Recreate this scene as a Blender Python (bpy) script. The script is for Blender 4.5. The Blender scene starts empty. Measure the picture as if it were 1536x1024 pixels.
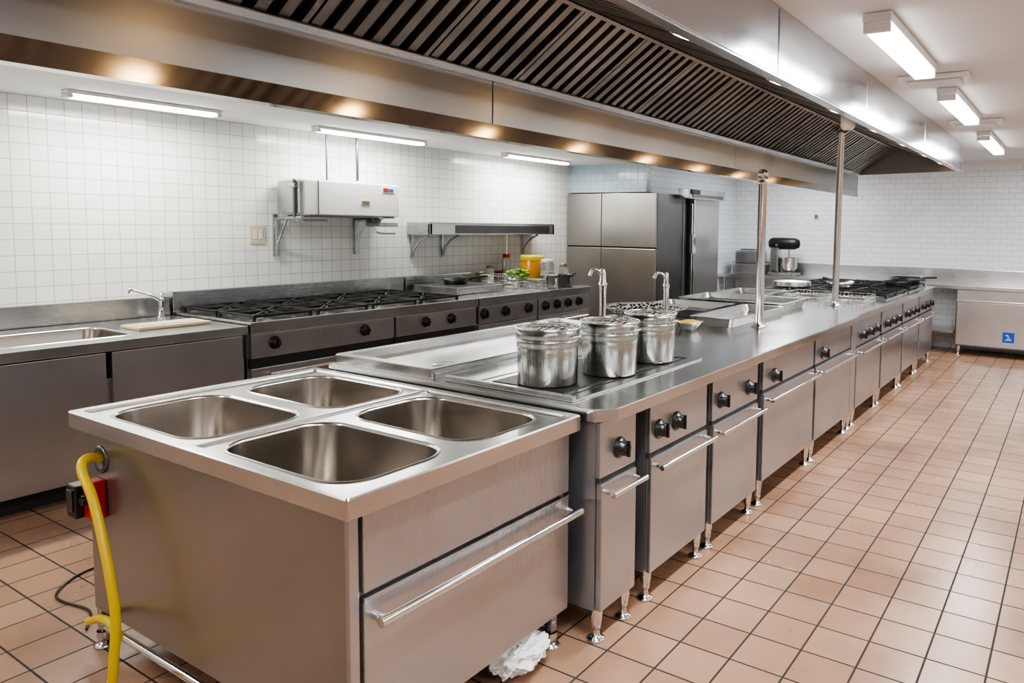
import bpy, bmesh, math, random
from mathutils import Vector, Matrix, noise
random.seed(7)
V=Vector
# ---------------------------------------------------------------- materials
def newmat(name):
    m=bpy.data.materials.new(name);m.use_nodes=True
    nt=m.node_tree;b=nt.nodes['Principled BSDF'];return m,nt,b
def plain(name,col,rough=.5,metal=0.,bump=0,bscale=40,emis=None,estr=0,trans=0,coat=0,var=.0,nosample=False):
    m,nt,b=newmat(name)
    b.inputs['Base Color'].default_value=(*col,1);b.inputs['Roughness'].default_value=rough;b.inputs['Metallic'].default_value=metal
    if trans: b.inputs['Transmission Weight'].default_value=trans
    if coat: b.inputs['Coat Weight'].default_value=coat
    if emis: b.inputs['Emission Color'].default_value=(*emis,1);b.inputs['Emission Strength'].default_value=estr
    tc=nt.nodes.new('ShaderNodeTexCoord');n=nt.nodes.new('ShaderNodeTexNoise');n.inputs['Scale'].default_value=bscale;n.inputs['Detail'].default_value=4
    nt.links.new(tc.outputs['Object'],n.inputs['Vector'])
    if bump:
        bp=nt.nodes.new('ShaderNodeBump');bp.inputs['Strength'].default_value=bump;bp.inputs['Distance'].default_value=.005
        nt.links.new(n.outputs['Fac'],bp.inputs['Height']);nt.links.new(bp.outputs[0],b.inputs['Normal'])
    if var:
        mx=nt.nodes.new('ShaderNodeMix');mx.data_type='RGBA';mx.inputs[6].default_value=(*[c*(1-var) for c in col],1);mx.inputs[7].default_value=(*[min(1,c*(1+var)) for c in col],1)
        nt.links.new(n.outputs['Fac'],mx.inputs[0]);nt.links.new(mx.outputs[2],b.inputs['Base Color'])
    if nosample: m.cycles.emission_sampling='NONE'
    return m
def steel(name,col,rough,axis='Y',streak=.5,blotch=.12,bs=2.6,rv=.14,metal=1.):
    m,nt,b=newmat(name);N=nt.nodes.new;L=nt.links.new
    b.inputs['Metallic'].default_value=metal
    tc=N('ShaderNodeTexCoord');mp=N('ShaderNodeMapping')
    s={'Y':(420,3,420),'X':(3,420,420),'Z':(420,420,3)}[axis];mp.inputs['Scale'].default_value=s
    n=N('ShaderNodeTexNoise');n.inputs['Scale'].default_value=1;n.inputs['Detail'].default_value=2
    L(tc.outputs['Object'],mp.inputs[0]);L(mp.outputs[0],n.inputs['Vector'])
    n2=N('ShaderNodeTexNoise');n2.inputs['Scale'].default_value=bs;n2.inputs['Detail'].default_value=5;n2.inputs['Roughness'].default_value=.5;L(tc.outputs['Object'],n2.inputs['Vector'])
    mr=N('ShaderNodeMapRange');mr.inputs[1].default_value=.3;mr.inputs[2].default_value=.7;mr.inputs[3].default_value=rough*(1-.15*streak);mr.inputs[4].default_value=rough*(1+.2*streak);L(n.outputs['Fac'],mr.inputs[0])
    ad=N('ShaderNodeMath');ad.operation='MULTIPLY_ADD';ad.inputs[1].default_value=rv;L(n2.outputs['Fac'],ad.inputs[0]);L(mr.outputs[0],ad.inputs[2])
    sb=N('ShaderNodeMath');sb.operation='SUBTRACT';sb.inputs[1].default_value=rv/2;L(ad.outputs[0],sb.inputs[0]);L(sb.outputs[0],b.inputs['Roughness'])
    cr=N('ShaderNodeMapRange');cr.inputs[1].default_value=.3;cr.inputs[2].default_value=.7;L(n2.outputs['Fac'],cr.inputs[0])
    mx=N('ShaderNodeMix');mx.data_type='RGBA';mx.inputs[6].default_value=(*[c*(1-blotch) for c in col],1);mx.inputs[7].default_value=(*[min(1,c*(1+blotch)) for c in col],1)
    L(cr.outputs[0],mx.inputs[0]);L(mx.outputs[2],b.inputs['Base Color'])
    bp=N('ShaderNodeBump');bp.inputs['Strength'].default_value=.012*streak;bp.inputs['Distance'].default_value=.001;L(n.outputs['Fac'],bp.inputs['Height']);L(bp.outputs[0],b.inputs['Normal'])
    return m
def tiles(name,axes,tw,th,off,mort,c1,c2,cm,rough,bumpd=.004,var=.25):
    m,nt,b=newmat(name);N=nt.nodes.new;L=nt.links.new
    tc=N('ShaderNodeTexCoord');sp=N('ShaderNodeSeparateXYZ');cb=N('ShaderNodeCombineXYZ')
    L(tc.outputs['Object'],sp.inputs[0]);L(sp.outputs[axes[0]],cb.inputs[0]);L(sp.outputs[axes[1]],cb.inputs[1])
    br=N('ShaderNodeTexBrick');br.offset=off;br.squash=1;br.inputs['Scale'].default_value=1
    br.inputs['Brick Width'].default_value=tw;br.inputs['Row Height'].default_value=th;br.inputs['Mortar Size'].default_value=mort;br.inputs['Mortar Smooth'].default_value=.15
    br.inputs['Color1'].default_value=(*c1,1);br.inputs['Color2'].default_value=(*c2,1);br.inputs['Mortar'].default_value=(*cm,1)
    L(cb.outputs[0],br.inputs['Vector'])
    n=N('ShaderNodeTexNoise');n.inputs['Scale'].default_value=1.3;n.inputs['Detail'].default_value=6;L(tc.outputs['Object'],n.inputs['Vector'])
    mr=N('ShaderNodeMapRange');mr.inputs[1].default_value=.3;mr.inputs[2].default_value=.7;mr.inputs[3].default_value=1-var;mr.inputs[4].default_value=1+var*.4;L(n.outputs['Fac'],mr.inputs[0])
    mx=N('ShaderNodeMix');mx.data_type='RGBA';mx.blend_type='MULTIPLY';mx.inputs[0].default_value=1
    L(br.outputs['Color'],mx.inputs[6]);L(mr.outputs[0],mx.inputs[7]);L(mx.outputs[2],b.inputs['Base Color'])
    rr=N('ShaderNodeMapRange');rr.inputs[3].default_value=rough;rr.inputs[4].default_value=.8;L(br.outputs['Fac'],rr.inputs[0]);
    ra=N('ShaderNodeMath');ra.operation='MULTIPLY_ADD';ra.inputs[1].default_value=.15;L(n.outputs['Fac'],ra.inputs[0]);L(rr.outputs[0],ra.inputs[2]);L(ra.outputs[0],b.inputs['Roughness'])
    inv=N('ShaderNodeMath');inv.operation='SUBTRACT';inv.inputs[0].default_value=1;L(br.outputs['Fac'],inv.inputs[1])
    n3=N('ShaderNodeTexNoise');n3.inputs['Scale'].default_value=9;L(tc.outputs['Object'],n3.inputs['Vector'])
    a2=N('ShaderNodeMath');a2.operation='MULTIPLY_ADD';a2.inputs[1].default_value=.35;L(n3.outputs['Fac'],a2.inputs[0]);L(inv.outputs[0],a2.inputs[2])
    bp=N('ShaderNodeBump');bp.inputs['Strength'].default_value=.5;bp.inputs['Distance'].default_value=bumpd;L(a2.outputs[0],bp.inputs['Height']);L(bp.outputs[0],b.inputs['Normal'])
    return m
def meshmat(name,sc=46,col=(.50,.49,.46)):
    m,nt,b=newmat(name);N=nt.nodes.new;L=nt.links.new
    tc=N('ShaderNodeTexCoord');v=N('ShaderNodeTexVoronoi');v.inputs['Scale'].default_value=sc;v.inputs['Randomness'].default_value=.5;L(tc.outputs['Object'],v.inputs['Vector'])
    r=N('ShaderNodeMapRange');r.inputs[1].default_value=.46;r.inputs[2].default_value=.56;L(v.outputs['Distance'],r.inputs[0])
    mx=N('ShaderNodeMix');mx.data_type='RGBA';mx.inputs[6].default_value=(.008,.007,.006,1);mx.inputs[7].default_value=(*col,1);L(r.outputs[0],mx.inputs[0]);L(mx.outputs[2],b.inputs['Base Color'])
    b.inputs['Metallic'].default_value=.35;b.inputs['Roughness'].default_value=.6;b.inputs['Specular IOR Level'].default_value=.2
    bp=N('ShaderNodeBump');bp.inputs['Strength'].default_value=.8;bp.inputs['Distance'].default_value=.004;L(r.outputs[0],bp.inputs['Height']);L(bp.outputs[0],b.inputs['Normal'])
    return m
M={}
M['steel']=steel('brushed_steel',(.50,.51,.52),.27,'Y',.3)
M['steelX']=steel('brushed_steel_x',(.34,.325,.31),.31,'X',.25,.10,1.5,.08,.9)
M['steelB']=steel('back_steel',(.60,.60,.60),.30,'X',.3,.08)
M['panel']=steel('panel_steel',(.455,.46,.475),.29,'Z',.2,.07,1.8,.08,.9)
M['top']=steel('worktop_steel',(.60,.605,.60),.20,'Y',.4,.10)
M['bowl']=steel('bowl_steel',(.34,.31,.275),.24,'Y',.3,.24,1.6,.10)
M['dark']=steel('dark_steel',(.16,.16,.16),.36,'Y',.3)
M['hoodin']=steel('hood_band_steel',(.48,.50,.52),.31,'Y',.3,.05)
M['lip']=steel('hood_lip_steel',(.58,.57,.55),.12,'Y',.4)
M['fascia']=steel('hood_fascia_steel',(.54,.57,.60),.16,'Z',.2,.05)
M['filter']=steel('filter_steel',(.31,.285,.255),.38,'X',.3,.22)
M['chrome']=plain('chrome',(.72,.72,.71),.13,1)
M['pot']=steel('pot_steel',(.47,.49,.47),.26,'Z',.3,.28)
M['meshlid']=meshmat('perforated_steel')
M['black']=plain('black_plastic',(.012,.012,.012),.25)
M['iron']=plain('cast_iron',(.014,.013,.012),.4,.3,bump=.3,bscale=120)
M['shadow']=plain('shade_black',(.02,.019,.017),.7)  # near-black paints the shade in gaps and kick spaces; also colours dark parts
M['white']=plain('white_enamel',(.74,.74,.73),.3)
M['ceil']=plain('ceiling_paint',(.72,.73,.74),.7,var=.03,bscale=3)
M['paint']=plain('wall_paint',(.47,.47,.47),.8)
M['cream']=plain('cream_plastic',(.60,.54,.38),.4)
M['board']=plain('chopping_board',(.60,.50,.32),.5,var=.1,bscale=8)
M['yellow']=plain('yellow_hose',(.72,.50,.01),.32)
M['amber']=plain('amber_plastic',(.60,.25,.01),.25)
M['red']=plain('red_plastic',(.38,.012,.012),.35)
M['green']=plain('salad_green',(.12,.30,.02),.5,var=.5,bscale=30)
M['glass']=plain('clear_glass',(.85,.9,.88),.06,0,trans=.85)
M['blue']=plain('sign_blue',(.005,.08,.45),.4)
M['signwhite']=plain('sign_white',(.85,.85,.85),.5)
M['tube']=plain('fluorescent_tube',(1,1,1),.4,emis=(1,.99,.96),estr=10,nosample=True)
M['warmbulb']=plain('warm_bulb',(1,.8,.5),.4,emis=(1,.60,.25),estr=24)
M['bag']=plain('plastic_bag',(.85,.86,.86),.25)
M['chromish']=plain('rim_steel',(.66,.66,.65),.2,1)
M['tileL']=tiles('white_wall_tile','YZ',.104,.104,0,.0024,(.78,.79,.765),(.82,.83,.80),(.40,.40,.38),.09,.0025,.05)
M['tileX']=tiles('blue_lit_wall_tile','XZ',.104,.104,0,.0024,(.42,.56,.66),(.48,.62,.72),(.30,.38,.43),.12,.0025,.05)  # blue cast of the light is put into the tile colour
M['tileB']=tiles('back_wall_tile','XZ',.15,.075,.5,.003,(.74,.78,.80),(.79,.83,.85),(.50,.54,.57),.25,.003,.05)
M['tileBY']=tiles('side_wall_tile','YZ',.15,.075,.5,.003,(.68,.75,.80),(.73,.80,.85),(.48,.54,.58),.25,.003,.05)
M['floor']=tiles('quarry_tile_floor','XY',.205,.205,0,.0042,(.35,.195,.120),(.43,.262,.17),(.030,.025,.021),.20,.003,.34)
# ---------------------------------------------------------------- builder
class Bld:
    def __init__(s): s.bm=bmesh.new();s.mats=[]
    def mi(s,m):
        if m not in s.mats: s.mats.append(m)
        return s.mats.index(m)
    def add(s,t,mat,smooth=False,mtx=None):
        i=s.mi(mat);mp={}
        for v in t.verts:
            c=v.co if mtx is None else mtx@v.co
            mp[v]=s.bm.verts.new(c)
        for f in t.faces:
            try: g=s.bm.faces.new([mp[v] for v in f.verts])
            except ValueError: continue
            g.material_index=i;g.smooth=smooth
        t.free()
    def box(s,x0,x1,y0,y1,z0,z1,mat,bev=0.0,mtx=None):
        t=bmesh.new();bmesh.ops.create_cube(t,size=1)
        for v in t.verts: v.co=V(((x0+x1)/2+v.co.x*(x1-x0),(y0+y1)/2+v.co.y*(y1-y0),(z0+z1)/2+v.co.z*(z1-z0)))
        if bev: bmesh.ops.bevel(t,geom=t.edges[:],offset=bev,segments=2,affect='EDGES',profile=.6)
        s.add(t,mat,False,mtx)
    def prism(s,poly,ax,a,b,mat,bev=0):
        t=bmesh.new()
        def P(p,w): return {'Y':V((p[0],w,p[1])),'Z':V((p[0],p[1],w)),'X':V((w,p[0],p[1]))}[ax]
        A=[t.verts.new(P(p,a)) for p in poly];Bq=[t.verts.new(P(p,b)) for p in poly];n=len(poly)
        t.faces.new(A);t.faces.new(Bq[::-1])
        for i in range(n): t.faces.new([A[i],Bq[i],Bq[(i+1)%n],A[(i+1)%n]])
        bmesh.ops.recalc_face_normals(t,faces=t.faces[:])
        if bev: bmesh.ops.bevel(t,geom=t.edges[:],offset=bev,segments=2,affect='EDGES')
        s.add(t,mat)
    def sheet(s,rows,mat,smooth=False,closed=False):
        t=bmesh.new();R=[[t.verts.new(p) for p in r] for r in rows]
        for a,b in zip(R,R[1:]):
            n=len(a)
            for i in range(n if closed else n-1):
                t.faces.new([a[i],a[(i+1)%n],b[(i+1)%n],b[i]])
        bmesh.ops.remove_doubles(t,verts=t.verts[:],dist=1e-5)
        s.add(t,mat,smooth)
    def cyl(s,p0,p1,r0,mat,r1=None,seg=20,cap=True):
        r1=r0 if r1 is None else r1;p0=V(p0);p1=V(p1);d=(p1-p0).normalized()
        a=d.orthogonal().normalized();b=d.cross(a);t=bmesh.new()
        A=[t.verts.new(p0+r0*(math.cos(2*math.pi*i/seg)*a+math.sin(2*math.pi*i/seg)*b)) for i in range(seg)]
        C=[t.verts.new(p1+r1*(math.cos(2*math.pi*i/seg)*a+math.sin(2*math.pi*i/seg)*b)) for i in range(seg)]
        side=[t.faces.new([A[i],A[(i+1)%seg],C[(i+1)%seg],C[i]]) for i in range(seg)]
        k=s.mi(mat)
        mp={v:s.bm.verts.new(v.co) for v in t.verts}
        for f in side:
            g=s.bm.faces.new([mp[v] for v in f.verts]);g.smooth=True;g.material_index=k
        if cap:
            for vs in (A[::-1],C):
                g=s.bm.faces.new([s.bm.verts.new(v.co) for v in vs]);g.material_index=k
        t.free()
    def lathe(s,c,prof,mat,seg=32,axis=(0,0,1)):
        c=V(c);d=V(axis).normalized();a=d.orthogonal().normalized();b=d.cross(a)
        rows=[[c+d*z+max(r,1e-4)*(math.cos(2*math.pi*i/seg)*a+math.sin(2*math.pi*i/seg)*b) for i in range(seg)] for r,z in prof]
        s.sheet(rows,mat,True,True)
    def tube(s,pts,r,mat,seg=12,sub=8,smoothpath=True):
        pts=[V(p) for p in pts]
        if smoothpath and len(pts)>2:
            q=[];P=[pts[0]*2-pts[1]]+pts+[pts[-1]*2-pts[-2]]
            for i in range(1,len(P)-2):
                for k in range(sub):
                    t=k/sub;p0,p1,p2,p3=P[i-1:i+3]
                    q.append(.5*((2*p1)+(p2-p0)*t+(2*p0-5*p1+4*p2-p3)*t*t+(3*p1-p0-3*p2+p3)*t**3))
            q.append(pts[-1]);pts=q
        rows=[];prev=None
        for i,p in enumerate(pts):
            d=(pts[min(i+1,len(pts)-1)]-pts[max(i-1,0)]).normalized()
            a=d.orthogonal().normalized() if prev is None else (prev-d*prev.dot(d)).normalized()
            prev=a;b=d.cross(a)
            rows.append([p+r*(math.cos(2*math.pi*k/seg)*a+math.sin(2*math.pi*k/seg)*b) for k in range(seg)])
        s.sheet(rows,mat,True,True)
        s.sheet([[pts[0]]*seg,rows[0]],mat,False,True);s.sheet([rows[-1],[pts[-1]]*seg],mat,False,True)
    def rr(s,x0,x1,y0,y1,r,z,n=7):
        out=[]
        for cx,cy,a0 in ((x1-r,y1-r,0),(x0+r,y1-r,90),(x0+r,y0+r,180),(x1-r,y0+r,270)):
            for k in range(n+1):
                a=math.radians(a0+90*k/n);out.append(V((cx+r*math.cos(a),cy+r*math.sin(a),z)))
        return out
    def bowl(s,cell,hole,z,r,depth,mtop,mb,taper=.035):
        cx0,cx1,cy0,cy1=cell;x0,x1,y0,y1=hole
        e=.013
        s.sheet([s.rr(cx0,cx1,cy0,cy1,0,z),s.rr(x0-e,x1+e,y0-e,y1+e,r+e,z)],mtop,False,True)
        R=[s.rr(x0-e,x1+e,y0-e,y1+e,r+e,z),s.rr(x0-.008,x1+.008,y0-.008,y1+.008,r+.008,z+.004),s.rr(x0-.003,x1+.003,y0-.003,y1+.003,r+.003,z+.003),s.rr(x0,x1,y0,y1,r,z-.006)]
        s.sheet(R,M['chromish'],True,True)
        t=taper
        R=[R[-1],s.rr(x0+t*.6,x1-t*.6,y0+t*.6,y1-t*.6,r,z-depth*.8),s.rr(x0+t*.9,x1-t*.9,y0+t*.9,y1-t*.9,r,z-depth*.93),s.rr(x0+t*1.6,x1-t*1.6,y0+t*1.6,y1-t*1.6,r*.9,z-depth*.99),s.rr(x0+t*2.2,x1-t*2.2,y0+t*2.2,y1-t*2.2,r*.8,z-depth),
           [V(((x0+x1)/2,(y0+y1)/2,z-depth-.004))]*(4*8)]
        s.sheet(R,mb,True,True)
        s.lathe(((x0+x1)/2,(y0+y1)/2,z-depth-.003),[(.001,.004),(.02,.004),(.028,.006),(.032,.001)],M['chrome'],20)
    def knob(s,p,d=(1,0,0),r=.026):
        p=V(p);d=V(d)
        s.lathe(p,[(r*1.25,0),(r*1.3,.004),(r*1.2,.008),(r*.95,.012),(r*.9,.034),(r*.75,.040),(.001,.041)],M['black'],20,d)
        s.box(-.005,.005,-r*.95,r*.95,0,.014,M['black'],.002,Matrix.Translation(p+d*.036)@d.to_track_quat('Z','Y').to_matrix().to_4x4())
    def handle(s,x,y0,y1,z,r=.0125,out=.055):
        s.tube([(x,y0+.02,z),(x+out*.7,y0+.02,z),(x+out,y0+.05,z),(x+out,y0+.1,z)],r,M['chrome'])
        s.tube([(x,y1-.02,z),(x+out*.7,y1-.02,z),(x+out,y1-.05,z),(x+out,y1-.1,z)],r,M['chrome'])
        s.cyl((x+out,y0,z),(x+out,y1,z),r*1.15,M['chrome'])
    def foot(s,x,y,z=.12):
        s.lathe((x,y,0),[(.001,.0),(.036,0),(.038,.006),(.030,.012),(.016,.02),(.013,.045),(.02,.05),(.022,z*.6),(.026,z*.75),(.026,z+.01)],M['chrome'],18)
    def finish(s,name,origin=True):
        me=bpy.data.meshes.new(name)
        s.bm.to_mesh(me);s.bm.free()
        for m in s.mats: me.materials.append(m)
        ob=bpy.data.objects.new(name,me);bpy.context.collection.objects.link(ob)
        if origin and len(me.vertices):
            xs=[v.co.x for v in me.vertices];ys=[v.co.y for v in me.vertices];zs=[v.co.z for v in me.vertices]
            c=V(((min(xs)+max(xs))/2,(min(ys)+max(ys))/2,min(zs)))
            me.transform(Matrix.Translation(-c));ob.location=c
        return ob
# ---------------------------------------------------------------- room
ZL,ZR=2.393,2.53
WX=-5.85;YC=8.1;WP=-4.66;BY=10.94;YN=9.92
RX=2.6;FY=-1.6
def room(name,*a,mat=None):
    b=Bld();b.box(*a,mat);return b.finish(name,False)
room('floor',WX-.1,RX+.1,FY-.1,BY+.1,-.1,0,mat=M['floor'])
room('wall_left',WX-.1,WX,FY-.1,YN,0,ZL,mat=M['tileL'])
room('wall_return_upper',WX,WP,YC,YC+.1,2.035,ZL,mat=M['tileX'])
room('wall_side_upper',WP-.1,WP,YC+.1,YN,2.035,ZL,mat=M['tileBY'])
room('wall_niche',WX,WP-.1,YN,YN+.1,0,ZL,mat=M['tileX'])
room('wall_side',WP-.1,WP,YN,BY,0,ZL,mat=M['tileBY'])
room('wall_back',WP-.1,RX+.1,BY,BY+.1,0,ZR,mat=M['tileB'])
room('wall_right',RX,RX+.1,FY,BY,0,ZR,mat=M['paint'])
room('wall_front',WX,RX+.1,FY-.1,FY,0,ZR,mat=M['paint'])
b=Bld();b.box(-2.3,RX+.1,FY-.1,BY+.1,ZR,ZR+.1,M['ceil']);b.box(WX-.1,-2.3,FY-.1,YC+.1,ZL,ZR+.1,M['ceil']);b.box(WX-.1,WP,YC+.1,YN+.1,ZL,ZR+.1,M['ceil']);b.box(WP-.1,-2.3,YC+.1,BY+.1,ZR,ZR+.1,M['ceil']);b.box(WP-.1,WP,YC,BY,ZL,ZR,M['ceil']);b.finish('ceiling',False)
b=Bld();b.box(WP,RX,BY-.02,BY,ZR-.06,ZR,M['white']);b.finish('trim_1',False)

# ---------------------------------------------------------------- hood
HX1,HX0,HZ,HZL,HYE,HY0=-1.123,-2.226,2.245,1.975,8.77,-.6
b=Bld()
seams=[HY0,.1,1.6,3.05,4.57,6.5,HYE]
for a,c in zip(seams,seams[1:]):
    b.box(HX1-.03,HX1,a+.007,c-.007,HZ,ZR-.002,M['fascia'],.004)
b.box(HX1-.035,HX1-.008,HY0,HYE,HZ+.002,ZR-.004,M['shadow'])
b.box(HX1-.045,HX1+.004,HY0,HYE,HZ-.012,HZ-.001,M['chromish'],.003)
for a,c in zip([HY0,2.50,5.2,HYE],[2.50,5.2,HYE]):
    b.box(HX0-.03,HX0,a+.003,c-.003,HZL+.06,HZ-.02,M['hoodin'],.003)
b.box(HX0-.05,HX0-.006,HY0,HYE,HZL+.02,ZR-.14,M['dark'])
b.prism([(HX0-.05,HZL),(HX0+.009,HZL),(HX0+.004,HZL+.066),(HX0-.05,HZL+.066)],'Y',HY0,HYE,M['lip'])
b.prism([(HX0-.02,HZ-.025),(HX0+.03,HZ-.025),(HX0+.035,HZ+.0),(HX0+.025,HZ+.0),(HX0+.02,HZ-.015),(HX0-.02,HZ-.015)],'Y',HY0,HYE,M['steel'])
for y in (HYE,HY0):
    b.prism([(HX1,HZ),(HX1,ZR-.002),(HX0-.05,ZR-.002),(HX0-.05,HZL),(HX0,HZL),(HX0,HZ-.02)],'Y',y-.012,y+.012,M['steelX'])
AX,AZ=-1.80,HZ+.262
pitch=.082
def bank(x0,z0,x1,z1):
    L=V((x1-x0,0,z1-z0));ln=L.length;d=L.normalized();n=V((d.z,0,-d.x)); 
    if n.z>0:n=-n
    y=HY0+.02;k=0
    o=V((x0,0,z0))-n*.045
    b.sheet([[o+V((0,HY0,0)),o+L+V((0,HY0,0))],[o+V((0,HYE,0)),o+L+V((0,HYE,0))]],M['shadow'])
    while y<HYE-.06:
        if k%6==0:
            a=V((x0,y,z0));w=.022
            b.sheet([[a+n*.004,a+L+n*.004],[a+n*.004+V((0,w,0)),a+L+n*.004+V((0,w,0))]],M['filter'])
            b.sheet([[a+n*.004,a+L+n*.004],[a-n*.03,a+L-n*.03]],M['filter']);b.sheet([[a+n*.004+V((0,w,0)),a+L+n*.004+V((0,w,0))],[a-n*.03+V((0,w,0)),a+L-n*.03+V((0,w,0))]],M['filter'])
            y+=w+.014
        a=V((x0,y,z0))+d*.015;E=d*(ln-.03)
        rows=[[a+V((0,p,0))+n*q,a+E+V((0,p,0))+n*q] for p,q in [(-.001,-.026),(.0,0),(.040,0),(.041,-.026)]]
        b.sheet(rows,M['filter'])
        a2=a+V((0,.048,0))
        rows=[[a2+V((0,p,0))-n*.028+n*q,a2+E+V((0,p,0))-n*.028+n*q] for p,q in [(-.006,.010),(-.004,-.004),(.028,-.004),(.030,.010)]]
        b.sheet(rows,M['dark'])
        y+=pitch;k+=1
    for t0 in (0,ln-.02):
        a=V((x0,0,z0))+d*t0+n*.006
        b.sheet([[a+V((0,HY0,0)),a+d*.02+V((0,HY0,0))],[a+V((0,HYE,0)),a+d*.02+V((0,HYE,0))]],M['filter'])
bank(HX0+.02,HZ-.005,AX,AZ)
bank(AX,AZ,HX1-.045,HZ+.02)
dn=V((HX1-.045-AX,0,HZ+.02-AZ)).normalized();nn=V((dn.z,0,-dn.x))
if nn.z>0: nn=-nn
for y in (.5,1.5,2.5,3.5,4.5,5.5,6.5,7.5,8.4):
    p=V((AX,y,AZ))+dn*.56
    b.lathe(p,[(.075,0),(.075,.008),(.06,.012),(.055,.010)],M['chrome'],20,nn);b.lathe(p,[(.055,.009),(.03,.012),(.001,.013)],M['warmbulb'],16,nn)
b.lathe((-1.28,4.75,HZ+.0),[(.001,-.022),(.03,-.020),(.04,-.01),(.045,.0),(.045,.07)],M['signwhite'],20)
b.finish('extraction_hood',False)

# ---------------------------------------------------------------- foreground sink unit
b=Bld();SX0,SX1,SY0,SY1,SZ=-3.10,-1.538,1.181,2.215,.90
mx=-2.315;my1=1.705;my2=1.69
ix0,ix1,iy0,iy1=SX0+.045,SX1-.045,SY0+.03,SY1-.035
lipd=.058
o=b.rr(SX0,SX1,SY0,SY1,.006,SZ,3)
rows=[[V((p.x,p.y,SZ-lipd)) for p in b.rr(SX0+.02,SX1-.02,SY0+.02,SY1-.02,.004,SZ,3)],[V((p.x,p.y,SZ-lipd)) for p in o],[V((p.x,p.y,SZ-.005)) for p in o],b.rr(SX0+.004,SX1-.004,SY0+.004,SY1-.004,.006,SZ,3),b.rr(ix0,ix1,iy0,iy1,.01,SZ,3),b.rr(ix0+.004,ix1-.004,iy0+.004,iy1-.004,.01,SZ-.008,3)]
b.sheet(rows,M['top'],False,True)
zz=SZ-.008
a0,a1,c0,c1=ix0+.004,ix1-.004,iy0+.004,iy1-.004
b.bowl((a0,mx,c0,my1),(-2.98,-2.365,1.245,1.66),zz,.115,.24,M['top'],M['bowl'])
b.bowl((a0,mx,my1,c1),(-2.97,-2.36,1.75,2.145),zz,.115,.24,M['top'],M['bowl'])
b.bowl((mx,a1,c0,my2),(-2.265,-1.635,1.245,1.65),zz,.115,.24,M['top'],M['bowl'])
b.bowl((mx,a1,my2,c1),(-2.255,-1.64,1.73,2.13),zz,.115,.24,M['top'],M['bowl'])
b.box(mx-.016,mx+.016,c0,c1,zz-.002,zz+.008,M['top'],.004)
X0,X1,Y0,Y1=-3.055,-1.60,1.225,2.19
ZB=.15
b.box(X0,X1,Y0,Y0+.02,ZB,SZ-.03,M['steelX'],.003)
b.box(X0,X0+.02,Y0+.02,Y1,ZB,SZ-.03,M['panel'])
b.box(X0+.02,X1,Y1-.02,Y1,ZB,SZ-.03,M['panel'])
b.box(X0+.02,X1-.02,Y0+.02,Y1-.02,ZB,ZB+.02,M['panel'])
b.box(X1-.02,X1,Y0+.02,Y1-.02,ZB,SZ-.03,M['dark'])
b.box(X1-.005,X1+.012,Y0-.002,Y0+.03,ZB,SZ-.03,M['panel'],.003)
b.box(X1-.002,X1+.02,Y0+.038,Y1+.01,.605,.842,M['panel'],.004)
b.box(X1-.002,X1+.02,Y0+.038,Y1+.01,ZB,.585,M['panel'],.004)
b.box(X1-.002,X1+.022,Y0+.038,Y1+.01,.578,.592,M['steel'],.003)
b.handle(X1+.02,Y0+.05,Y1+.02,.535,.0125,.05)
for x in (X0+.02,X1-.03):
    for y in (Y0+.02,Y1-.03):
        b.box(x-.017,x+.017,y-.017,y+.017,.02,ZB,M['steel'],.003);b.foot(x,y,.05)
b.cyl((X0+.02,Y0+.02,.075),(X1-.03,Y0+.02,.075),.014,M['chrome'])
b.cyl((X0+.02,Y1-.03,.075),(X1-.03,Y1-.03,.075),.014,M['chrome'])
b.lathe((-2.955,Y0,.735),[(.05,-.001),(.05,.006),(.034,.008),(.03,.001),(.001,.0)],M['dark'],24,(0,-1,0))
b.finish('four_bowl_sink_unit')
b=Bld()
b.tube([(-2.955,1.222,.738),(-2.945,1.19,.752),(-2.925,1.155,.752),(-2.885,1.135,.725),(-2.81,1.13,.66),(-2.745,1.125,.56),(-2.68,1.12,.42),(-2.65,1.12,.28),(-2.65,1.11,.14),(-2.66,1.10,.05),(-2.68,1.04,.017),(-2.72,.85,.017)],.0155,M['yellow'],14)
b.tube([(-2.675,1.138,.19),(-2.78,1.16,.20),(-2.91,1.18,.17),(-3.01,1.19,.125),(-3.05,1.20,.11)],.014,M['yellow'],14)
b.finish('yellow_gas_hose')
b=Bld()
b.box(-2.99,-2.925,1.175,1.224,.525,.665,M['red'],.008);b.box(-3.06,-2.99,1.15,1.215,.525,.645,M['black'],.006);b.box(-3.045,-3.005,1.143,1.15,.55,.63,M['dark'],.004)
b.cyl((-2.955,1.175,.60),(-2.955,1.155,.60),.018,M['black'])
b.finish('isolator_switch_box')
b=Bld();b.tube([(-3.35,1.95,.006),(-3.6,1.75,.006),(-3.75,1.5,.006),(-3.6,1.3,.006),(-3.35,1.32,.006),(-3.2,1.25,.006)],.005,M['black'],8);b.finish('floor_cable')
t=bmesh.new();bmesh.ops.create_icosphere(t,subdivisions=5,radius=1)
for v in t.verts:
    n_=noise.noise(v.co*2.3)*.4+noise.noise(v.co*6)*.22+abs(noise.noise(v.co*12))*.14
    c=v.co*(1+n_);v.co=V((-1.63+c.x*.075,1.97+c.y*.11,.072+max(c.z,-.98)*.062))
b=Bld();b.add(t,M['bag'],False);b.finish('plastic_bag')

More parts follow.
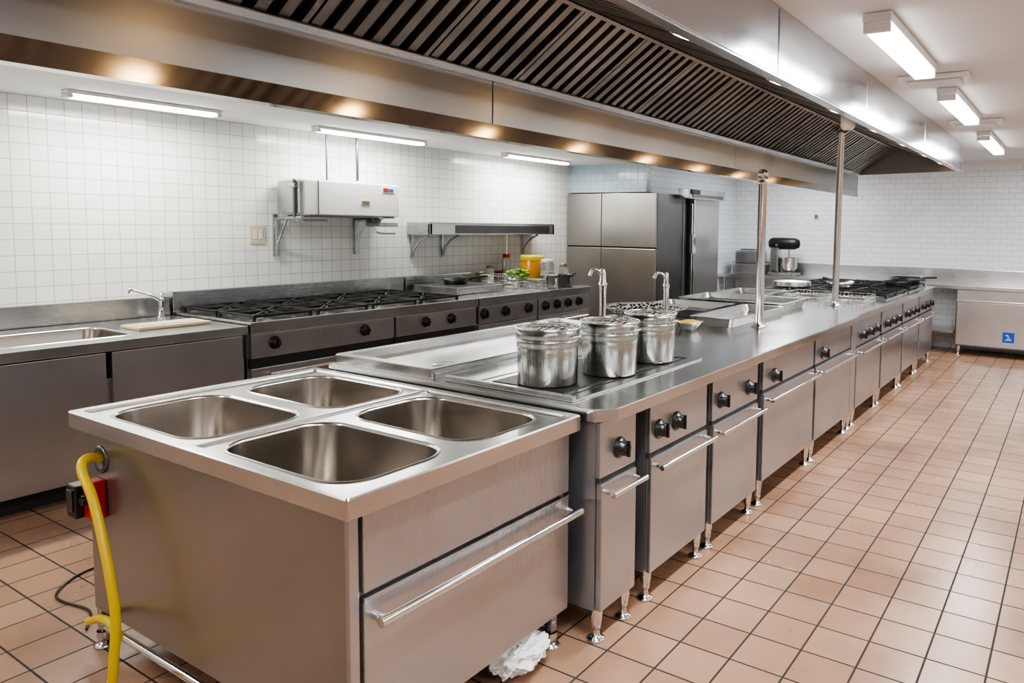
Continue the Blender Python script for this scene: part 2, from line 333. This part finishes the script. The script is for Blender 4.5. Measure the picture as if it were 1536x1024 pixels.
# ---------------------------------------------------------------- island
IX1,IX0,IY0,IYE,IZ=-1.433,-3.033,2.235,9.675,.921
b=Bld()
b.prism([(IX0,IY0),(IX1-.06,IY0),(IX1,IY0+.07),(IX1,5.88),(IX1-.035,5.90),(IX1-.035,IYE),(IX0,IYE)],'Z',IZ-.05,IZ,M['top'],.004)
b.finish('island_worktop')
FX=IX1-.05
def front_unit(b,y0,y1,knobs,zb=.13,zt=.63,hand=True,fx=FX,deep=.75):
    b.box(fx-deep,fx-.02,y0,y1,zb,IZ-.052,M['panel'])
    b.box(fx-.02,fx,y0+.004,y1-.004,zt+.02,IZ-.056,M['panel'],.004)
    b.box(fx-.018,fx+.008,y0+.008,y1-.008,zb,zt,M['panel'],.005)
    b.box(fx-.019,fx-.004,y0+.004,y1-.004,zt,zt+.02,M['shadow'])
    if hand: b.handle(fx+.008,y0+.015,y1-.005,zt-.035,.010,.045)
    for k in knobs: b.knob((fx,k,.74),r=.033)
    for x in (fx-.03,fx-deep+.05):
        for y in (y0+.035,y1-.035): b.foot(x,y,zb)
for (a,c,k) in [(2.26,2.53,[2.40]),(2.64,3.20,[2.72,2.88]),(3.26,3.86,[3.36,3.72])]:
    b=Bld();front_unit(b,a,c,k);
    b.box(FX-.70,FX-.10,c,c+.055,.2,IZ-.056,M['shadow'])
    b.finish('under_counter_oven')
for (a,c,k) in [(3.94,4.88,[4.12]),(4.92,5.82,[5.08])]:
    b=Bld();front_unit(b,a,c,k,zb=.15,zt=.66);b.finish('oven_cabinet')
b=Bld();b.box(FX-.7,FX+.005,5.84,5.98,.15,IZ-.052,M['panel'],.004);b.foot(FX-.03,5.91,.15);b.foot(FX-.6,5.91,.15);b.finish('cabinet_end_panel')
for (a,c) in [(6.02,6.86),(6.92,7.80),(7.86,8.70),(8.76,9.62)]:
    b=Bld();front_unit(b,a,c,[a+.15,a+.4,a+.65],zb=.15,zt=.64,fx=FX-.005);b.finish('range_oven')
for a,c in [(2.30,4.0),(4.05,5.9),(5.95,7.8),(7.85,9.62)]:
    b=Bld();b.box(IX0+.05,IX0+.75,a,c,.14,IZ-.052,M['panel'],.004)
    b.box(IX0+.03,IX0+.05,a+.02,(a+c)/2-.01,.16,.84,M['panel'],.004);b.box(IX0+.03,IX0+.05,(a+c)/2+.01,c-.02,.16,.84,M['panel'],.004)
    for x in (IX0+.09,IX0+.7):
        for y in (a+.06,c-.06): b.foot(x,y,.14)
    b.finish('island_base_cabinet')
b=Bld()
gx0,gx1,gy0,gy1=IX0+.01,-2.36,2.26,4.05
z=IZ
rows=[b.rr(gx0,gx1,gy0,gy1,.02,z+.001,3),b.rr(gx0,gx1,gy0,gy1,.02,z+.042,3),b.rr(gx0+.004,gx1-.004,gy0+.004,gy1-.004,.02,z+.046,3),b.rr(gx0+.05,gx1-.035,gy0+.05,gy1-.035,.015,z+.046,3),b.rr(gx0+.058,gx1-.043,gy0+.058,gy1-.043,.015,z+.010,3)]
b.sheet(rows,M['top'],False,True)
b.sheet([rows[-1],b.rr(gx0+.12,gx1-.09,gy0+.12,gy1-.10,.04,z+.004,3),[V(((gx0+gx1)/2,(gy0+gy1)/2,z+.004))]*16],M['top'],False,True)
b.lathe((-2.55,2.52,z+.006),[(.001,.003),(.03,.003),(.05,.008),(.058,.002)],M['chrome'],24)
b.finish('griddle_plate')
b=Bld()
b.box(-2.30,-1.62,2.275,3.42,z+.0005,z+.008,M['top'],.003)
b.box(-2.16,-1.68,2.335,2.345,z+.008,z+.0095,M['iron']);b.box(-2.16,-1.68,3.36,3.37,z+.008,z+.0095,M['iron']);b.box(-2.16,-2.15,2.335,3.37,z+.008,z+.0095,M['iron']);b.box(-1.69,-1.68,2.335,3.37,z+.008,z+.0095,M['iron'])
b.box(-2.10,-1.72,2.355,3.34,z+.008,z+.0125,M['iron'],.002)
b.box(-2.30,-1.62,2.275,2.30,z+.008,z+.024,M['steel'],.003)
b.finish('hotplate')
zp=z+.0135
def pot(x,y,r=.132,h=.235):
    b=Bld()
    pr=[(.001,0),(r*.93,0),(r*.97,.006),(r*.975,h*.6),(r*.985,h*.64),(r*1.0,h*.66),(r*1.0,h*.72),(r*.985,h*.74),(r*.99,h*.80),(r*1.01,h*.82),(r*1.01,h*.86),(r*1.0,h*.88),(r*1.01,h*.97),(r*1.06,h*.985),(r*1.07,h)]
    b.lathe((x,y,zp),pr,M['pot'],44)
    b.lathe((x,y,zp),[(r*1.07,h),(r*1.03,h*1.005),(r*.98,h*.985),(r*.9,h*1.0),(r*.6,h*1.03),(r*.3,h*1.045),(.001,h*1.05)],M['meshlid'],44)
    b.tube([(x+r*1.05*math.cos(a*math.pi/16),y+r*1.05*math.sin(a*math.pi/16),zp+h*1.01) for a in range(33)],.0045,M['chrome'],8,1,False)
    b.tube([(x+r*1.02*math.cos(a*math.pi/16),y+r*1.02*math.sin(a*math.pi/16),zp+h*.80) for a in range(33)],.003,M['chrome'],6,1,False)
    for s_ in (-1,1):
        b.tube([(x+s_*r*.99,y-.03,zp+h*.84),(x+s_*(r+.018),y-.03,zp+h*.88),(x+s_*(r+.018),y+.03,zp+h*.88),(x+s_*r*.99,y+.03,zp+h*.84)],.004,M['chrome'],8)
    b.finish('strainer_pot')
pot(-1.89,2.47);pot(-1.79,2.80,.128,.235);pot(-1.80,3.19,.125,.235)
def tap(x,y,h,r=.02):
    b=Bld()
    b.lathe((x,y,z+.001),[(.001,0),(.04,0),(.04,.008),(.026,.014),(r,.03),(r,h*.74),(r*1.25,h*.76),(r*1.25,h*.80),(r*.9,h*.82),(r*.75,h*.97),(r*.5,h*.99),(.001,h)],M['chrome'],20)
    b.tube([(x,y,z+h*.88),(x-.02,y-.02,z+h*.97),(x-.045,y-.035,z+h*.98),(x-.06,y-.045,z+h*.90)],.010,M['chrome'])
    b.finish('water_tap')
tap(-2.29,3.50,.44);tap(-2.16,4.02,.40,.017)
b=Bld();x,y=-1.85,4.80
b.lathe((x,y,z+.0005),[(.001,0),(.055,0),(.055,.006),(.034,.012),(.032,.03),(.029,.035),(.029,.97),(.035,.975),(.035,.99),(.026,1.0),(.02,1.01),(.03,1.02),(.036,1.04),(.033,1.06),(.02,1.075),(.001,1.078)],M['chrome'],28)
b.tube([(x,y,z+1.0),(x+.03,y-.03,z+1.02),(x+.045,y-.045,z+1.0)],.01,M['chrome'])
b.finish('chrome_service_post')
b=Bld();x,y=-1.83,6.59
b.lathe((x,y,z+.0005),[(.001,0),(.06,0),(.06,.006),(.034,.014),(.03,.03),(.029,.04),(.029,1.50),(.04,1.51),(.04,1.54),(.001,1.545)],M['chrome'],28)
b.finish('chrome_support_pole')
b=Bld()
b.lathe((-2.62,4.55,z+.001),[(.001,.0),(.13,.0),(.15,.01),(.26,.085),(.28,.10),(.31,.104),(.31,.108),(.275,.106),(.255,.085),(.12,.008),(.001,.008)],M['meshlid'],40)
b.finish('colander')
b=Bld();b.lathe((-2.16,4.36,z+.001),[(.001,0),(.06,0),(.085,.05),(.09,.06),(.082,.058),(.055,.02)],M['pot'],28);b.lathe((-2.16,4.36,z+.001),[(.078,.054),(.04,.066),(.001,.07)],M['yellow'],24);b.finish('bowl_of_batter')
def tray(name,x0,x1,y0,y1,h=.05,mat='steel',inner=None):
    b=Bld();r=.03
    R=[b.rr(x0+.02,x1-.02,y0+.02,y1-.02,r,z+.001),b.rr(x0+.006,x1-.006,y0+.006,y1-.006,r,z+h-.004),b.rr(x0-.01,x1+.01,y0-.01,y1+.01,r,z+h),b.rr(x0-.01,x1+.01,y0-.01,y1+.01,r,z+h+.004),b.rr(x0+.01,x1-.01,y0+.01,y1-.01,r,z+h+.003),b.rr(x0+.028,x1-.028,y0+.028,y1-.028,r,z+.012),[V(((x0+x1)/2,(y0+y1)/2,z+.012))]*32]
    b.sheet(R,M[mat],False,True);b.sheet([R[0],[V(((x0+x1)/2,(y0+y1)/2,z+.001))]*32],M[mat],False,True)
    if inner: b.box(x0+.04,x1-.04,y0+.04,y1-.04,z+.013,z+.03,M[inner],.005)
    b.finish(name)
tray('roasting_tray',-2.28,-1.96,4.60,5.60,.06,'top');tray('roasting_tray',-2.95,-2.36,4.95,5.58,.06)
tray('gastronorm_tray',-2.95,-2.0,5.68,6.3,.07,'pot','dark')
tray('gastronorm_tray',-2.95,-2.45,6.40,7.1,.06)
def basket(x0,x1,y0,y1,h,zb=IZ+.001):
    b=Bld();n=10
    for i in range(n+1):
        y=y0+(y1-y0)*i/n;b.tube([(x0,y,zb+h),(x0+.01,y,zb+.004),(x1-.01,y,zb+.004),(x1,y,zb+h)],.002,M['chrome'],5,1,False)
        x=x0+(x1-x0)*i/n;b.tube([(x,y0,zb+h),(x,y0+.01,zb+.006),(x,y1-.01,zb+.006),(x,y1,zb+h)],.002,M['chrome'],5,1,False)
    for zz_ in (h*.5,h):
        b.tube([(x0,y0,zb+zz_),(x1,y0,zb+zz_),(x1,y1,zb+zz_),(x0,y1,zb+zz_),(x0,y0,zb+zz_)],.003,M['chrome'],6,1,False)
    b.finish('wire_basket')
basket(-1.98,-1.62,6.78,7.2,.07);basket(-2.38,-2.04,6.78,7.2,.07)
def grate(b,cx,cy,w,d,z):
    h=.018
    for s in (-1,1):
        b.box(cx-w/2,cx+w/2,cy+s*(d/2-.01)-.007,cy+s*(d/2-.01)+.007,z+.02,z+.02+h,M['iron'],.003)
        b.box(cx+s*(w/2-.01)-.007,cx+s*(w/2-.01)+.007,cy-d/2,cy+d/2,z+.02,z+.02+h,M['iron'],.003)
        for t in (-1,1): b.box(cx+s*(w/2-.012)-.009,cx+s*(w/2-.012)+.009,cy+t*(d/2-.012)-.009,cy+t*(d/2-.012)+.009,z,z+.022,M['iron'])
    for k in range(8):
        a=k*math.pi/4;r0,r1=.035,(min(w,d)/2-.012)*(1 if k%2==0 else 1.35)
        m=Matrix.Translation((cx,cy,z+.03))@Matrix.Rotation(a,4,'Z')
        b.box(r0,r1,-.006,.006,-.008,.012,M['iron'],.003,m)
    b.lathe((cx,cy,z),[(.065,0),(.065,.01),(.045,.012),(.045,.02),(.04,.024),(.001,.025)],M['iron'],24)
    b.lathe((cx,cy,z),[(.10,0),(.10,.003),(.07,.004)],M['dark'],24)
for (a,c) in [(7.35,8.35),(8.5,9.6)]:
    b=Bld();b.box(-2.85,-1.55,a,c,z+.0005,z+.012,M['steel'],.003)
    for i in range(3):
        for j in range(2): grate(b,-2.6+i*.42,a+.27+j*.48,.40,.44,z+.012)
    b.finish('gas_hob')
def pan(x,y,zb,r=.14,h=.06,ang=0,mat='iron'):
    b=Bld();b.lathe((x,y,zb),[(.001,0),(r*.8,0),(r*.86,.004),(r,h),(r*.97,h),(r*.83,.008),(.001,.007)],M[mat],32)
    d=V((math.cos(ang),math.sin(ang),0));p=V((x,y,zb+h*.8));b.tube([p+d*r*.95,p+d*(r+.08)+V((0,0,.02)),p+d*(r+.2)+V((0,0,.03))],.010,M['iron'],8);b.finish('frying_pan')
zg=z+.0545
pan(-1.72,9.2,zg,.16,.07,-.3);pan(-1.75,8.75,zg,.13,.05,.6);pan(-2.2,8.1,zg,.15,.06,2.4,'pot')
b=Bld()
for k in range(4): b.lathe((-2.62,7.75,zg+k*.012),[(.001,0),(.17,0),(.20,.02),(.19,.02),(.16,.006),(.001,.006)],M['pot'],32)
b.finish('stack_of_plates')

# ---------------------------------------------------------------- left wall counter
LX=-4.67;LZ=.90
BX=WX+.01
b=Bld()
c0,c1=.2,2.83
b.bowl((-5.62,LX-.01,1.1,2.40),(-5.36,-4.86,1.30,2.22),LZ,.08,.2,M['top'],M['bowl'])
b.box(-5.62,LX-.01,c0,1.1,LZ-.004,LZ,M['top']);b.box(-5.62,LX-.01,2.40,c1,LZ-.004,LZ,M['top'])
b.box(LX-.03,LX,c0,c1,LZ-.055,LZ+.003,M['top'],.004)
b.box(-5.62,LX-.06,c0,1.08,.12,LZ-.01,M['panel']);b.box(-5.62,LX-.06,1.08,c1,.12,LZ-.22,M['panel'])
for a,c in ((.2,1.18),(1.19,1.995),(2.015,2.81)):
    b.box(LX-.06,LX-.025,a+.005,c-.005,.12,LZ-.065,M['panel'],.005)
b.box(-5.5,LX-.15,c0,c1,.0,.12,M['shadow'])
b.finish('wall_sink_counter')
for i,(a,c,h) in enumerate(((.2,2.83,.14),(2.85,5.05,.17),(5.07,6.9,.17))):
    b=Bld();b.box(-5.72,-5.655,a,c,0,LZ+h,M['steel'],.006);b.box(BX,-5.72,a,c,0,LZ+h-.02,M['steel']);b.finish('counter_backsplash')
b=Bld();x,y=-5.52,2.70
b.lathe((x,y,LZ+.001),[(.001,0),(.03,0),(.03,.01),(.018,.02),(.016,.10),(.02,.12),(.02,.14),(.001,.15)],M['chrome'],20)
b.tube([(x,y,LZ+.12),(x+.02,y-.06,LZ+.16),(x+.04,y-.16,LZ+.2),(x+.05,y-.22,LZ+.22),(x+.05,y-.235,LZ+.20)],.011,M['chrome']);b.tube([(x,y,LZ+.14),(x-.02,y+.01,LZ+.17),(x-.04,y+.03,LZ+.18)],.008,M['chrome'])
b.finish('sink_faucet')
b=Bld();b.box(-5.22,-4.98,2.30,2.76,LZ+.001,LZ+.02,M['board'],.006);b.box(-5.16,-5.02,2.34,2.7,LZ+.02,LZ+.024,M['cream'],.002);b.finish('chopping_board')
b=Bld();a,c=2.85,5.05
b.box(-5.65,LX-.005,a,c,LZ-.06,LZ+.02,M['top'],.005)
b.box(-5.6,LX-.06,a,c,.12,LZ-.06,M['panel'])
for u,w in ((2.86,4.08),(4.10,5.04)):
    b.box(LX-.06,LX-.02,u,w,.67,LZ-.065,M['panel'],.005);b.box(LX-.06,LX-.025,u,w,.14,.60,M['panel'],.005)
    b.box(LX-.06,LX-.035,u,w,.60,.67,M['shadow']);b.handle(LX-.025,u+.1,w-.1,.56)
for k in (3.03,3.79,4.42,4.72): b.knob((LX-.02,k,.765),r=.036)
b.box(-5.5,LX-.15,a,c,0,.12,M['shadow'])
for i in range(2):
    for j in range(4): grate(b,-5.42+i*.46,3.14+j*.50,.44,.46,LZ+.0205)
b.finish('gas_range')
b=Bld();a,c=5.07,6.9
b.box(-5.65,LX-.005,a,c,LZ-.06,LZ+.02,M['top'],.005)
b.box(-5.62,LX-.06,a,c,.12,LZ-.06,M['panel'])
for u,w in ((5.08,5.95),(5.97,6.89)):
    b.box(LX-.06,LX-.02,u,w,.67,LZ-.065,M['panel'],.005);b.box(LX-.06,LX-.025,u,w,.14,.66,M['panel'],.005);b.handle(LX-.025,u+.1,w-.1,.6)
for k in (5.15,5.45,5.8,6.08,6.28,6.48,6.68): b.knob((LX-.02,k,.765),r=.04)
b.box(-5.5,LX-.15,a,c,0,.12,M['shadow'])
b.finish('cooking_range')
lz=LZ+.0205
b=Bld();b.box(-5.60,-5.0,5.12,5.78,lz+.001,lz+.07,M['steel'],.006);b.box(-5.55,-5.05,5.17,5.73,lz+.07,lz+.073,M['dark'],.001);b.finish('tabletop_griddle')
pan(-5.35,5.45,lz+.074,.13,.05,1.0)
basket(-5.38,-5.08,5.86,6.14,.14,lz+.001);basket(-5.0,-4.75,5.8,6.1,.08,lz+.001)
b=Bld();x,y=-5.3,6.36
b.lathe((x,y,lz),[(.001,0),(.09,0),(.15,.08),(.155,.085),(.145,.08),(.08,.01),(.001,.01)],M['pot'],30)
for k in range(70):
    a=random.random()*6.28;r=random.random()*.13;h=.08+random.random()*.09
    b.lathe((x+r*math.cos(a),y+r*math.sin(a),lz+h-r*.2),[(.001,0),(.022,.008),(.03,.02),(.012,.03),(.001,.03)],M['green'],7,(random.uniform(-.6,.6),random.uniform(-.6,.6),1))
b.finish('bowl_of_salad')
b=Bld();x,y=-5.38,6.72
b.lathe((x,y,lz),[(.001,0),(.12,0),(.125,.01),(.13,.27),(.12,.28)],M['amber'],28);b.lathe((x,y,lz+.27),[(.132,0),(.135,.005),(.135,.05),(.13,.055),(.001,.057)],M['yellow'],28);b.finish('mustard_tub')
def jar(x,y,r,h,lid='dark'):
    b=Bld();b.lathe((x,y,lz),[(.001,0),(r*.95,0),(r,.01),(r,h*.8),(r*.8,h*.88),(r*.8,h*.9)],M['glass'],24);b.lathe((x,y,lz),[(.001,.004),(r*.9,.004),(r*.9,h*.5),(.001,h*.5)],M['cream'],20)
    b.lathe((x,y,lz+h*.88),[(r*.85,0),(r*.87,.005),(r*.87,h*.12),(.001,h*.13)],M[lid],24);b.finish('storage_jar')
jar(-5.58,6.5,.05,.34,'red');jar(-5.14,6.70,.08,.29,'white');jar(-5.0,6.82,.055,.24);jar(-5.56,6.2,.045,.22,'dark')
b=Bld()
for k in range(3): b.box(-5.02+.01*k,-4.80-.01*k,6.14,6.27,lz+.001+k*.036,lz+.034+k*.036,M['pot'],.008)
b.finish('stack_of_food_containers')
for k,(x,y,r) in enumerate(((-4.86,6.66,.08),(-4.90,6.42,.09))):
    b=Bld();b.lathe((x,y,lz),[(.001,0),(r,0),(r*1.02,.01),(r*1.02,.13),(r*1.1,.135),(r*.97,.13),(r*.95,.02),(.001,.02)],M['pot' if k else 'dark'],24);b.tube([(x+r,y,lz+.11),(x+r+.05,y-.02,lz+.14),(x+r+.09,y-.05,lz+.15)],.008,M['iron'],8);b.finish('saucepan')

# ---------------------------------------------------------------- wall items
b=Bld()
fx=-5.50
b.box(WX+.04,fx,3.84,4.86,1.655,1.955,M['white'],.012)
b.box(WX+.05,fx+.004,3.80,3.84,1.67,1.94,M['steel'],.006)
b.box(fx-.03,fx+.006,3.98,3.985,1.66,1.95,M['dark'])
b.cyl((fx-.05,3.79,1.63),(fx-.05,3.79,1.95),.014,M['dark']);b.cyl((fx-.02,3.79,1.90),(fx-.10,3.79,1.90),.02,M['chrome'])
b.box(fx,fx+.003,4.66,4.80,1.875,1.93,M['signwhite']);b.box(fx+.003,fx+.005,4.67,4.73,1.885,1.92,M['red']);b.box(fx+.003,fx+.005,4.735,4.79,1.885,1.915,M['blue'])
b.box(fx,fx+.004,4.42,4.52,1.76,1.80,M['cream'],.001)
for k in range(3): b.box(fx+.004,fx+.005,4.43,4.51,1.767+k*.011,1.771+k*.011,M['dark'])
for y in (3.80,4.62):
    b.tube([(WX+.02,y,1.62),(fx+.04,y,1.635)],.016,M['steel'],8,1,False)
    b.tube([(WX+.03,y,1.30),(WX+.03,y,1.62)],.016,M['steel'],8,1,False)
    b.tube([(WX+.03,y,1.40),(WX+.18,y,1.62)],.011,M['steel'],8,2)
    b.box(WX,WX+.02,y-.02,y+.02,1.30,1.66,M['steel'])
b.box(fx-.16,fx+.03,4.60,4.82,1.565,1.60,M['steel'],.004);b.box(fx-.10,fx-.02,4.56,4.66,1.60,1.655,M['dark'],.006)
b.tube([(fx-.05,3.79,1.63),(fx-.05,3.85,1.61),(fx-.05,4.1,1.61)],.010,M['chrome'],8);b.cyl((fx-.06,4.62,1.58),(fx-.06,4.62,1.50),.012,M['chrome']);b.tube([(fx-.06,4.62,1.52),(fx-.06,4.7,1.50),(fx-.06,4.86,1.50)],.009,M['chrome'],8)
b.box(fx-.3,fx,3.9,4.8,1.64,1.656,M['dark'])
b.cyl((fx-.15,4.18,1.95),(fx-.15,4.18,ZL),.008,M['dark']);b.cyl((fx-.12,4.48,1.95),(fx-.12,4.48,ZL),.013,M['dark']);b.lathe((fx-.12,4.48,1.955),[(.03,0),(.03,.012),(.016,.02)],M['chrome'],16)
b.finish('wall_grill')
b=Bld();b.box(WX,WX+.012,3.575,3.71,1.41,1.56,M['cream'],.004);b.box(WX+.012,WX+.016,3.60,3.635,1.45,1.52,M['white'],.002);b.box(WX+.012,WX+.016,3.65,3.685,1.45,1.52,M['white'],.002);b.finish('wall_socket')
b=Bld()
b.box(WX+.02,-5.5,5.25,7.30,1.595,1.612,M['top'],.004);b.box(-5.53,-5.5,5.25,7.30,1.485,1.60,M['top'],.006);b.box(WX+.02,-5.5,5.25,5.28,1.485,1.60,M['steel']);b.box(WX+.02,-5.5,7.27,7.30,1.485,1.60,M['steel']);b.box(WX+.02,-5.52,5.27,7.28,1.485,1.495,M['dark'])
b.box(-5.505,-5.497,5.6,7.2,1.50,1.585,M['dark'],.002)
for y in (5.32,5.75,7.1):
    b.tube([(-5.6,y,1.48),(-5.72,y,1.42),(WX+.05,y,1.34),(WX+.03,y,1.26)],.012,M['steel'],8);b.box(WX,WX+.02,y-.015,y+.015,1.24,1.6,M['steel'])
b.cyl((WX+.1,6.7,1.485),(WX+.1,6.7,1.08),.01,M['chrome'])
b.finish('wall_shelf')
b=Bld();fy=8.03;fx0,fx1=WX+.01,-4.47;zt=2.02;ye=9.9
b.box(fx0,fx1-.02,fy+.02,ye,.02,zt,M['shadow'],.004)
xs=[fx0,-5.29,fx1]
for a,c in zip(xs,xs[1:]):
    for u,w in ((.06,1.32),(1.335,zt)):
        b.box(a+.004,c-.004,fy,fy+.03,u,w,M['steelX'],.008)
for a,c in ((fy+.03,8.75),(8.77,ye)):
    b.box(fx1-.02,fx1,a,c-.004,.06,zt,M['dark'] if a<8.5 else M['panel'],.006)
b.box(fx1,fx1+.05,8.86,8.95,.55,1.98,M['shadow'],.006);b.box(fx1+.05,fx1+.07,8.88,8.91,.6,1.9,M['chrome'],.003)
b.box(fx1,fx1+.05,8.98,9.01,.7,1.98,M['chrome'],.003)
b.box(fx1,fx1+.16,8.60,9.75,1.97,2.10,M['steel'],.008);b.box(fx1+.16,fx1+.17,8.7,9.65,1.99,2.03,M['dark'],.003);b.box(fx1+.161,fx1+.175,8.65,8.9,2.03,2.09,M['shadow'],.003)
b.box(fx1+.05,fx1+.10,8.86,8.95,1.25,1.5,M['chrome'],.01)
b.finish('cold_store_cabinet')
# ---------------------------------------------------------------- back counter
b=Bld();by=10.31;bz=.905
b.box(WP+.01,RX-.01,by,BY-.065,bz-.05,bz,M['steelB'],.005)
b.box(-1.32,RX-.02,by+.05,BY-.08,.12,bz-.052,M['dark'])
for a,c in ((-1.31,-.3),(-.28,.8),(.82,1.9)):
    b.box(a,c,by+.02,by+.05,.14,.70,M['steelB'],.01);b.box(a,c,by+.03,by+.05,.72,bz-.055,M['steelB'],.005)
    b.box(a,c,by,by+.03,.70,.72,M['steelB'],.004)
for x in (-4.55,-3.5,-2.4):
    b.cyl((x,by+.05,.03),(x,by+.05,bz-.05),.02,M['chrome']);b.cyl((x,BY-.12,.03),(x,BY-.12,bz-.05),.02,M['chrome']);b.foot(x,by+.05,.04);b.foot(x,BY-.12,.04)
b.box(WP+.02,-1.34,by+.04,BY-.1,.28,.30,M['steelB'])
for x in (-1.27,-.2,.9,1.85): b.foot(x,by+.08,.13)
b.finish('back_wall_counter')
b=Bld();b.box(WP+.01,RX-.01,BY-.06,BY-.005,bz-.05,1.087,M['steelB'],.005);b.finish('trim_2',False)
b=Bld();sx=-.70
b.box(sx-.065,sx+.065,by+.012,by+.0195,.215,.345,M['blue'],.002)
yy=by+.0105
b.box(sx-.03,sx+.005,yy,yy+.002,.30,.312,M['signwhite']);b.box(sx-.008,sx+.005,yy,yy+.002,.285,.312,M['signwhite'])
for k in range(3): b.box(sx-.01+k*.012,sx-.004+k*.012,yy,yy+.002,.262,.276,M['signwhite'])
b.box(sx-.035,sx+.035,yy,yy+.002,.245,.254,M['signwhite'])
b.finish('hand_wash_sign')
zc=bz+.001;y=10.6
b=Bld();b.box(-4.48,-4.0,y-.2,y+.2,zc,zc+.16,M['steelB'],.02);b.box(-4.46,-4.04,y-.18,y+.18,zc+.16,zc+.36,M['steelB'],.04);b.box(-4.38,-4.12,y-.10,y+.10,zc+.36,zc+.38,M['pot'],.006)
b.finish('steel_food_container')
b=Bld();x=-3.70
b.box(x-.22,x+.20,y-.15,y+.15,zc,zc+.05,M['pot'],.02)
b.box(x-.22,x-.08,y-.07,y+.07,zc+.05,zc+.42,M['pot'],.03)
b.lathe((x+.06,y,zc+.06),[(.001,0),(.08,0),(.12,.06),(.135,.20),(.14,.205),(.13,.20),(.11,.05),(.001,.02)],M['chrome'],28)
b.lathe((x-.26,y,zc+.47),[(.001,0),(.06,.01),(.085,.05),(.09,.2),(.085,.4),(.06,.46),(.001,.48)],M['iron'],24,(1,0,0))
b.cyl((x+.06,y,zc+.40),(x+.06,y,zc+.22),.02,M['chrome']);b.cyl((x-.10,y-.09,zc+.45),(x-.10,y-.12,zc+.45),.02,M['chrome'])
b.lathe((x-.12,y,zc+.40),[(.06,0),(.07,.02),(.06,.05)],M['dark'],20)
b.finish('stand_mixer')
b=Bld();b.lathe((-2.0,10.6,bz+.001),[(.001,0),(.2,0),(.24,.08),(.25,.085),(.235,.08),(.19,.01),(.001,.01)],M['pot'],30);b.finish('steel_mixing_bowl')
b=Bld();b.box(-3.40,-3.32,BY-.012,BY,1.73,1.83,M['white'],.003);b.box(-3.385,-3.335,BY-.016,BY-.012,1.75,1.81,M['dark'],.002);b.finish('light_switch')

# ---------------------------------------------------------------- lights
def area(name,loc,sx,sy,power,col,parent):
    l=bpy.data.lights.new(name,'AREA');l.shape='RECTANGLE';l.size=sx;l.size_y=sy;l.energy=power;l.color=col
    o=bpy.data.objects.new(name,l);bpy.context.collection.objects.link(o);o.location=loc
    o.parent=parent;o.matrix_parent_inverse=parent.matrix_world.inverted()
def fixture(x,y0,y1,zc,power,w=.12,hh=.085,col=(.99,.99,1)):
    b=Bld();yc=(y0+y1)/2
    b.box(x-w/2,x+w/2,y0,y1,zc-hh*.5,zc-.001,M['white'],.006)
    b.box(x-w/2+.008,x+w/2-.008,y0+.03,y1-.03,zc-hh,zc-hh*.52,M['tube'],min(.012,hh*.2))
    for u,v in ((y0,y0+.03),(y1-.03,y1)): b.box(x-w/2+.004,x+w/2-.004,u,v,zc-hh,zc-hh*.52,M['white'],.004)
    o=b.finish('fluorescent_light');bpy.context.view_layer.update()
    area('lamp',(x,yc,zc-hh-.01),w-.02,(y1-y0)-.08,power,col,o)
PW=49
fixture(-.79,3.32,4.50,ZR,PW);fixture(-.79,5.25,6.60,ZR,PW);fixture(-.82,7.70,9.25,ZR,PW)
fixture(-.79,.9,2.1,ZR,PW);fixture(-.3,-1.0,.2,ZR,PW*.5)  # unseen tubes added over and behind the camera to light the room
for y in (.2,3.3,6.4,9.0): fixture(1.2,y,y+1.2,ZR,PW*.6)  # unseen row of tubes, added as extra light for the enclosed room
WCOL=(1,.97,.90)
fixture(-5.36,2.10,3.06,ZL,37,.10,.05,WCOL);fixture(-5.42,3.9,5.1,ZL,37,.10,.05,WCOL);fixture(-5.45,6.3,7.5,ZL,37,.10,.05,WCOL);fixture(-5.4,-.2,.9,ZL,37,.10,.05,WCOL)
fixture(-3.4,-1.2,0,ZL,24)
fixture(-3.4,9.0,10.2,ZR,42)
for y in (4.88,6.95):
    b=Bld();b.box(-1.0,-.60,y-.12,y+.12,ZR-.03,ZR-.001,M['white'],.012);b.box(-.95,-.65,y-.08,y+.08,ZR-.05,ZR-.03,M['white'],.01);b.finish('ceiling_air_diffuser')
w=bpy.data.worlds.new('w');bpy.context.scene.world=w;w.use_nodes=True;w.node_tree.nodes['Background'].inputs[0].default_value=(.9,.95,1,1);w.node_tree.nodes['Background'].inputs[1].default_value=.3
try: bpy.context.scene.view_settings.look='AgX - Medium High Contrast'
except Exception as e: print(e)
# ---------------------------------------------------------------- camera
a,p,r=[math.radians(q) for q in (32.013,4.474,.816)]
fw=V((-math.sin(a)*math.cos(p),math.cos(a)*math.cos(p),-math.sin(p)));rt=V((math.cos(a),math.sin(a),0));up=rt.cross(fw)
R=math.cos(r)*rt+math.sin(r)*up;U=-math.sin(r)*rt+math.cos(r)*up
cd=bpy.data.cameras.new('camera');co=bpy.data.objects.new('camera',cd);bpy.context.collection.objects.link(co)
m=Matrix((R,U,-fw)).transposed().to_4x4();m.translation=V((0,0,1.6));co.matrix_world=m
cd.sensor_width=36;cd.lens=1106.139/1536*36;cd.shift_x=(768-926.874)/1536;cd.shift_y=(425.513-512)/1536;cd.clip_start=.05
bpy.context.scene.camera=co
